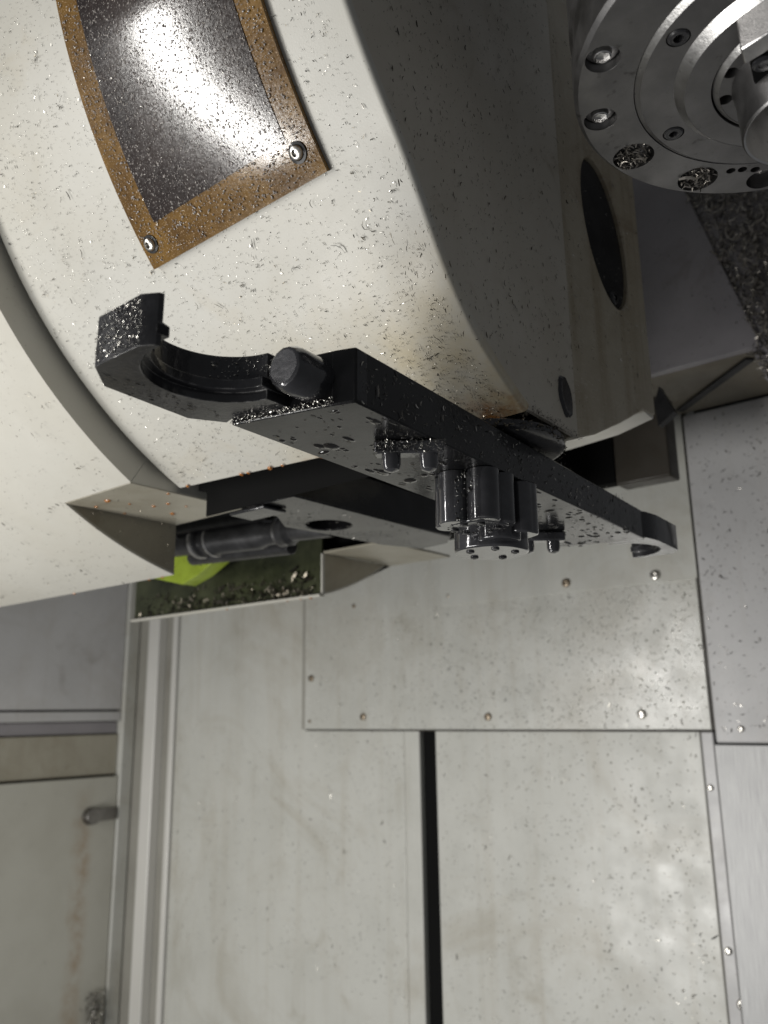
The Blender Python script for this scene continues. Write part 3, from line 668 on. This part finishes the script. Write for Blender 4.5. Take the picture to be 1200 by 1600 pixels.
o = drops('film_droplets', *cylpts(5200, LX0+.004, LX1-.004, 10, LT-.3, RM+.0078), (.0004, .0017), DROPL, .5); tag(o, 'tiny coolant droplets beaded over the brown film panel', 'coolant', kind='stuff')
o = chips('film_swarf', *cylpts(900, LX0+.004, LX1-.004, 10, LT-.3, RM+.0080), (.0012, .006), CHIP, .3, .8); tag(o, 'fine swarf stuck to the brown film panel', 'swarf', kind='stuff')
o = chips('side_plate_swarf', *rect(1700, (-.4020,.50,.34), (0,.355,0), (0,0,.75), (1,0,0), lambda a, b: (1-a*.6)), (.002,.011), CHIPD, .3, .7, along=1.5); tag(o, 'dark swarf flecks on the shaded side plate of the front cover', 'swarf', kind='stuff')
o = chips('housing_swarf', *join_pts(rect(300, (-.4075,.86,.42), (0,.235,0), (0,0,.5), (1,0,0)), rect(260, (-.6,YC-.001,zc), (.35,0,0), (0,0,.35), (0,-1,0)), rect(260, (-.9,YC+.03,zc-.001), (.6,0,0), (0,.25,0), (0,0,-1))), (.002,.012), CHIP, .3, .8); tag(o, 'bright swarf flecks on the gearbox housing and column guard', 'swarf', kind='stuff')
# walls
o = chips('wall_swarf', *join_pts(no_gap(rect(2300, (WX(270),YW-.001,-.75), (WX(1108)-WX(270),0,0), (0,0,.70), (0,-1,0))), rect(1100, (px0,YP-.001,zpl), (px1-px0,0,0), (0,0,.33), (0,-1,0), lambda a, b: .25+.75*a)), (.0015,.020), CHIPW, .25, .8, aspect=(.09,.22)); tag(o, 'scattered dark swarf on the grey back wall', 'swarf', kind='stuff')
o = drops('wall_droplets', *join_pts(no_gap(rect(420, (WX(500),YW-.0005,-.75), (WX(1100)-WX(500),0,0), (0,0,.70), (0,-1,0), lambda a, b: .3+.7*a*b)), rect(380, (px0,YP-.0005,zpl), (px1-px0,0,0), (0,0,.36), (0,-1,0), lambda a, b: .1+.9*a)), (.0016,.0042), DROPW, .6); tag(o, 'coolant droplets glinting on the grey back wall plates', 'coolant', kind='stuff')
o = drops('wall_grains', *join_pts(no_gap(rect(1100, (WX(280),YW-.0003,-.75), (WX(1100)-WX(280),0,0), (0,0,.70), (0,-1,0), lambda a, b: .25+.75*a)), rect(900, (px0,YP-.0005,zpl), (px1-px0,0,0), (0,0,.36), (0,-1,0), lambda a, b: .12+.88*a)), (.0007,.0024), GLINT, .7); tag(o, 'tiny bright metal grains sparkling on the back wall', 'swarf', kind='stuff')
o = drops('cover_grains', *cylpts(2200, -1.0, -.415, 12, 63, RM+.0003), (.0003,.0011), GLINT, .7); tag(o, 'tiny bright metal grains on the curved front cover', 'swarf', kind='stuff')
sx0 = float(ony(1095, 900, YS)[0])
o = chips('side_panel_swarf', *rect(600, (sx0,YS-.001,-.05), (.35,0,0), (0,0,.7), (0,-1,0)), (.004,.02), CHIP, .25, .8); tag(o, 'swarf flecks on the cool grey side panel', 'swarf', kind='stuff')
o = chips('left_wall_swarf', *rect(420, (XL+.0045,.95,-.8), (0,.9,0), (0,0,1.1), (1,0,0)), (.0015,.020), CHIPW, .2, .8, aspect=(.07,.16)); tag(o, 'swarf flecks on the lower left wall', 'swarf', kind='stuff')
lp = onx(140, 1575, XL+.01)
P = np.c_[np.full(520, XL+.008)+RNG.uniform(0,.022,520), lp[1]+RNG.normal(0,.014,520)+.01, lp[2]+RNG.uniform(-.15,.05,520)]
o = chips('swarf_clump', P, np.tile([[1.,0,0]], (520,1)), (.012,.045), CHIP, .7, 1.2); tag(o, 'clump of bright swarf in the corner at bottom left', 'swarf', kind='stuff')
P, N = rect(520, (-1.86,yr-.002,.246), (.64,0,0), (0,0,.065), (0,-1,0), lambda a, b: (1-b)**1.5*(.25+.75*a))
o = chips('chute_swarf', P, N, (.006,.034), CHIPD, .7, 1.2, aspect=(.2,.5)); tag(o, 'wet dark swarf stuck along the chute plate', 'swarf', kind='stuff')
# arm
def armpts(n, x0, x1, y0, y1, z, nrm, dens=None):
    P, N = rect(n, (x0,y0,z), (x1-x0,0,0), (0,y1-y0,0), nrm, dens)
    Q = np.array([L(a, b) for a, b, _ in P]); return np.c_[Q, P[:, 2]], N
o = drops('arm_oil_drops', *armpts(230, -.050, .056, -.305, .32, H-.0001, (0,0,-1)), (.0012,.0085), DROPB, .35, stretch=(.7,2.0)); tag(o, 'black oil drops hanging under the tool change arm', 'oil', kind='stuff')
o = chips('arm_swarf', *join_pts(armpts(230, -.052, .058, -.31, .32, H-.0001, (0,0,-1)), armpts(60, -.08, .0, -.45, -.34, H+.0058, (0,0,-1), lambda a, b: (a < .35)*1.0)), (.0015,.012), CHIPD, .2, .6, along=.2); tag(o, 'oily swarf lying flat under the tool change arm', 'swarf', kind='stuff')
Q = np.array([L(.0618-.006*(y+.3)/.6, y) for y in RNG.uniform(-.30, .31, 260)]); P = np.c_[Q, H+RNG.uniform(.001,.047,260)]
o = chips('arm_side_swarf', P, np.tile([[math.cos(AR), math.sin(AR), 0]], (260,1)), (.002,.013), CHIP, .25, .8); tag(o, 'bright swarf slivers on the right flank of the arm', 'swarf', kind='stuff')
Q = np.array([L(.0618-.006*(y+.3)/.6, y) for y in RNG.uniform(-.30, .31, 240)]); P = np.c_[Q, H+RNG.uniform(.002,.040,240)]
o = drops('arm_side_drops', P, np.tile([[math.cos(AR), math.sin(AR), 0]], (240,1)), (.0006,.0030), DROPB, .6); tag(o, 'small oil beads on the right flank of the arm', 'oil', kind='stuff')
a = RNG.uniform(2.4, 5.8, 90); Q = np.array([L(.026+.0362*math.cos(t), -.070+.0362*math.sin(t)) for t in a]); P = np.c_[Q, RNG.uniform(.188,.238,90)]
a2 = RNG.uniform(0, 6.28, 40); q2 = .03*np.sqrt(RNG.random(40)); Q2 = np.array([L(.026+r*math.cos(t), -.070+r*math.sin(t)) for r, t in zip(q2, a2)])
P = np.concatenate([P, np.c_[Q2, np.full(40, .1859)]]); N = np.concatenate([np.array([[math.cos(t), math.sin(t), 0] for t in a]), np.tile([[0,0,-1.]], (40,1))])
o = drops('hub_drops', P, N, (.0006,.0030), DROPB, .6); tag(o, 'oil drops running down the hub boss under the arm', 'oil', kind='stuff')
pa, pb = np.array((.012,-.221)), np.array((.066,-.184)); tt = (pb-pa)/np.linalg.norm(pb-pa); pn = np.array((tt[1], -tt[0]))
u_ = RNG.random(260); Q = np.array([L(*(pa+(pb-pa)*k+pn*.0088)) for k in u_]); P = np.c_[Q, H-RNG.uniform(.001,.013,260)]
nw = np.array(L(*pn))-np.array(L(0,0)); o = chips('pin_bar_swarf', P, np.tile([[nw[0], nw[1], -.2]], (260,1)), (.001,.006), CHIP, .5, .9, aspect=(.2,.5)); o.matrix_world = TILT; tag(o, 'glittering swarf on the nearer stop pin bar', 'swarf', kind='stuff')
o = chips('lever_swarf', *join_pts(rect(90, (-.935,.80,.2915), (.13,0,0), (0,.36,0), (0,0,-1))), (.003,.016), CHIP, .3, .8); tag(o, 'bright swarf under the lever plate', 'swarf', kind='stuff')
# glitter along the step and on the claw end
t = RNG.random(420); Q = np.array([L(-.0555+.1*a, -.3305+.019*a-.0012) for a in t]); P = np.c_[Q, H+RNG.uniform(-.0005,.0065,420)]
e1 = RNG.random(460); Q2 = np.array([L(-.0545+.0575*a, -.4650-.002*a) for a in e1]); P2 = np.c_[Q2, H+.006+.040*RNG.random(460)]
Q3 = np.array([L(GC[0]+.056*math.cos(a), GC[1]+.056*math.sin(a)) for a in RNG.uniform(1.6, 2.6, 120)]); P3 = np.c_[Q3, H+RNG.uniform(.025,.045,120)]
N3 = np.array([[-(q[0]-L(*GC)[0]), -(q[1]-L(*GC)[1]), 0] for q in Q3])
N = np.concatenate([np.tile([[0,-1.,-.2]], (880,1)), N3])
o = chips('claw_glitter', np.concatenate([P, P2, P3]), N, (.0010,.0042), CHIP, .5, .8, aspect=(.3,.6)); tag(o, 'glittering fine swarf on the gripper claw end and step', 'swarf', kind='stuff')
# wet swarf on hub bosses and pins
a = RNG.uniform(2.4, 5.6, 420); r_ = .0362; Q = np.array([L(.026+r_*math.cos(t), -.070+r_*math.sin(t)) for t in a]); P = np.c_[Q, RNG.uniform(.187,.238,420)]
o = chips('hub_swarf', P, np.array([[math.cos(t), math.sin(t), 0] for t in a]), (.0008,.0055), CHIP, .4, .8); tag(o, 'bright swarf sticking to the hub boss under the arm', 'swarf', kind='stuff')
a = RNG.uniform(-2.6, .9, 700); rr = RNG.uniform(.078, .0895, 700); P = np.array([(*L(r*math.cos(t), r*math.sin(t)), H+.0485+.011*RNG.random()) for r, t in zip(rr, a)])
o = chips('flange_swarf', P, np.array([[math.cos(t), math.sin(t), .3] for t in a]), (.002,.013), CHIPD, .7, 1.2, aspect=(.2,.5)); o.matrix_world = TILT; tag(o, 'black oily swarf caked round the shaft flange above the arm', 'swarf', kind='stuff')
xx = RNG.uniform(-.62, -.405, 420); P = np.array([(x, .728+RNG.uniform(-.004,.010), .3045+RNG.normal(0,.003)+.03*(-.405-x)*.6) for x in xx])
o = chips('edge_swarf', P, np.tile([[0,-.6,-.8]], (420,1)), (.002,.011), CHIPD, .8, 1.2, aspect=(.15,.4)); tag(o, 'ragged swarf caught on the lower edge of the front cover', 'swarf', kind='stuff')
yy = RNG.uniform(.73, .838, 260); P = np.array([(-.401+RNG.uniform(-.002,.003), y, .3055-.003*(y-.73)/.11+RNG.normal(.001,.0025)) for y in yy])
o = chips('plate_edge_swarf', P, np.tile([[.8,0,-.6]], (260,1)), (.0015,.007), CHIPG, .8, 1.2, aspect=(.15,.4)); tag(o, 'gritty swarf along the bottom edge of the side plate', 'swarf', kind='stuff')
# amber oil beads along the lower cover edges
xs = [-.985,-.86,-.845,-.80,-.775,-.70,-.47,-.45,-.435]; P = np.array([cpt(x, TB-.2, RM+.003+swell(x, TB)) for x in xs])
P2 = np.array([(x, RNG.uniform(yf+.01, yb-.01), zf-.0012) for x in RNG.uniform(-1.19,-1.03,9)])
P3 = np.array([cpt(x, tb-.1, RO+.002) for x in (-1.23,-1.52,-1.27)]); P4 = np.array([(x, yr-.006, .238) for x in (-1.23,-1.3,-1.5,-1.26)])
P = np.concatenate([P, P2, P3, P4]); o = drops('amber_oil_beads', P, np.tile([[0,-.35,-1.]], (len(P),1)), (.0022,.0062), DROPO, .55, stretch=(.8,1.25)); tag(o, 'amber oil beads hanging from the lower cover edges', 'oil', kind='stuff')
for o in bpy.data.objects:
    if o.name.split('.')[0] in ('arm_oil_drops','arm_swarf','arm_side_swarf','arm_side_drops','claw_glitter','hub_swarf','hub_drops'): o.matrix_world = TILT
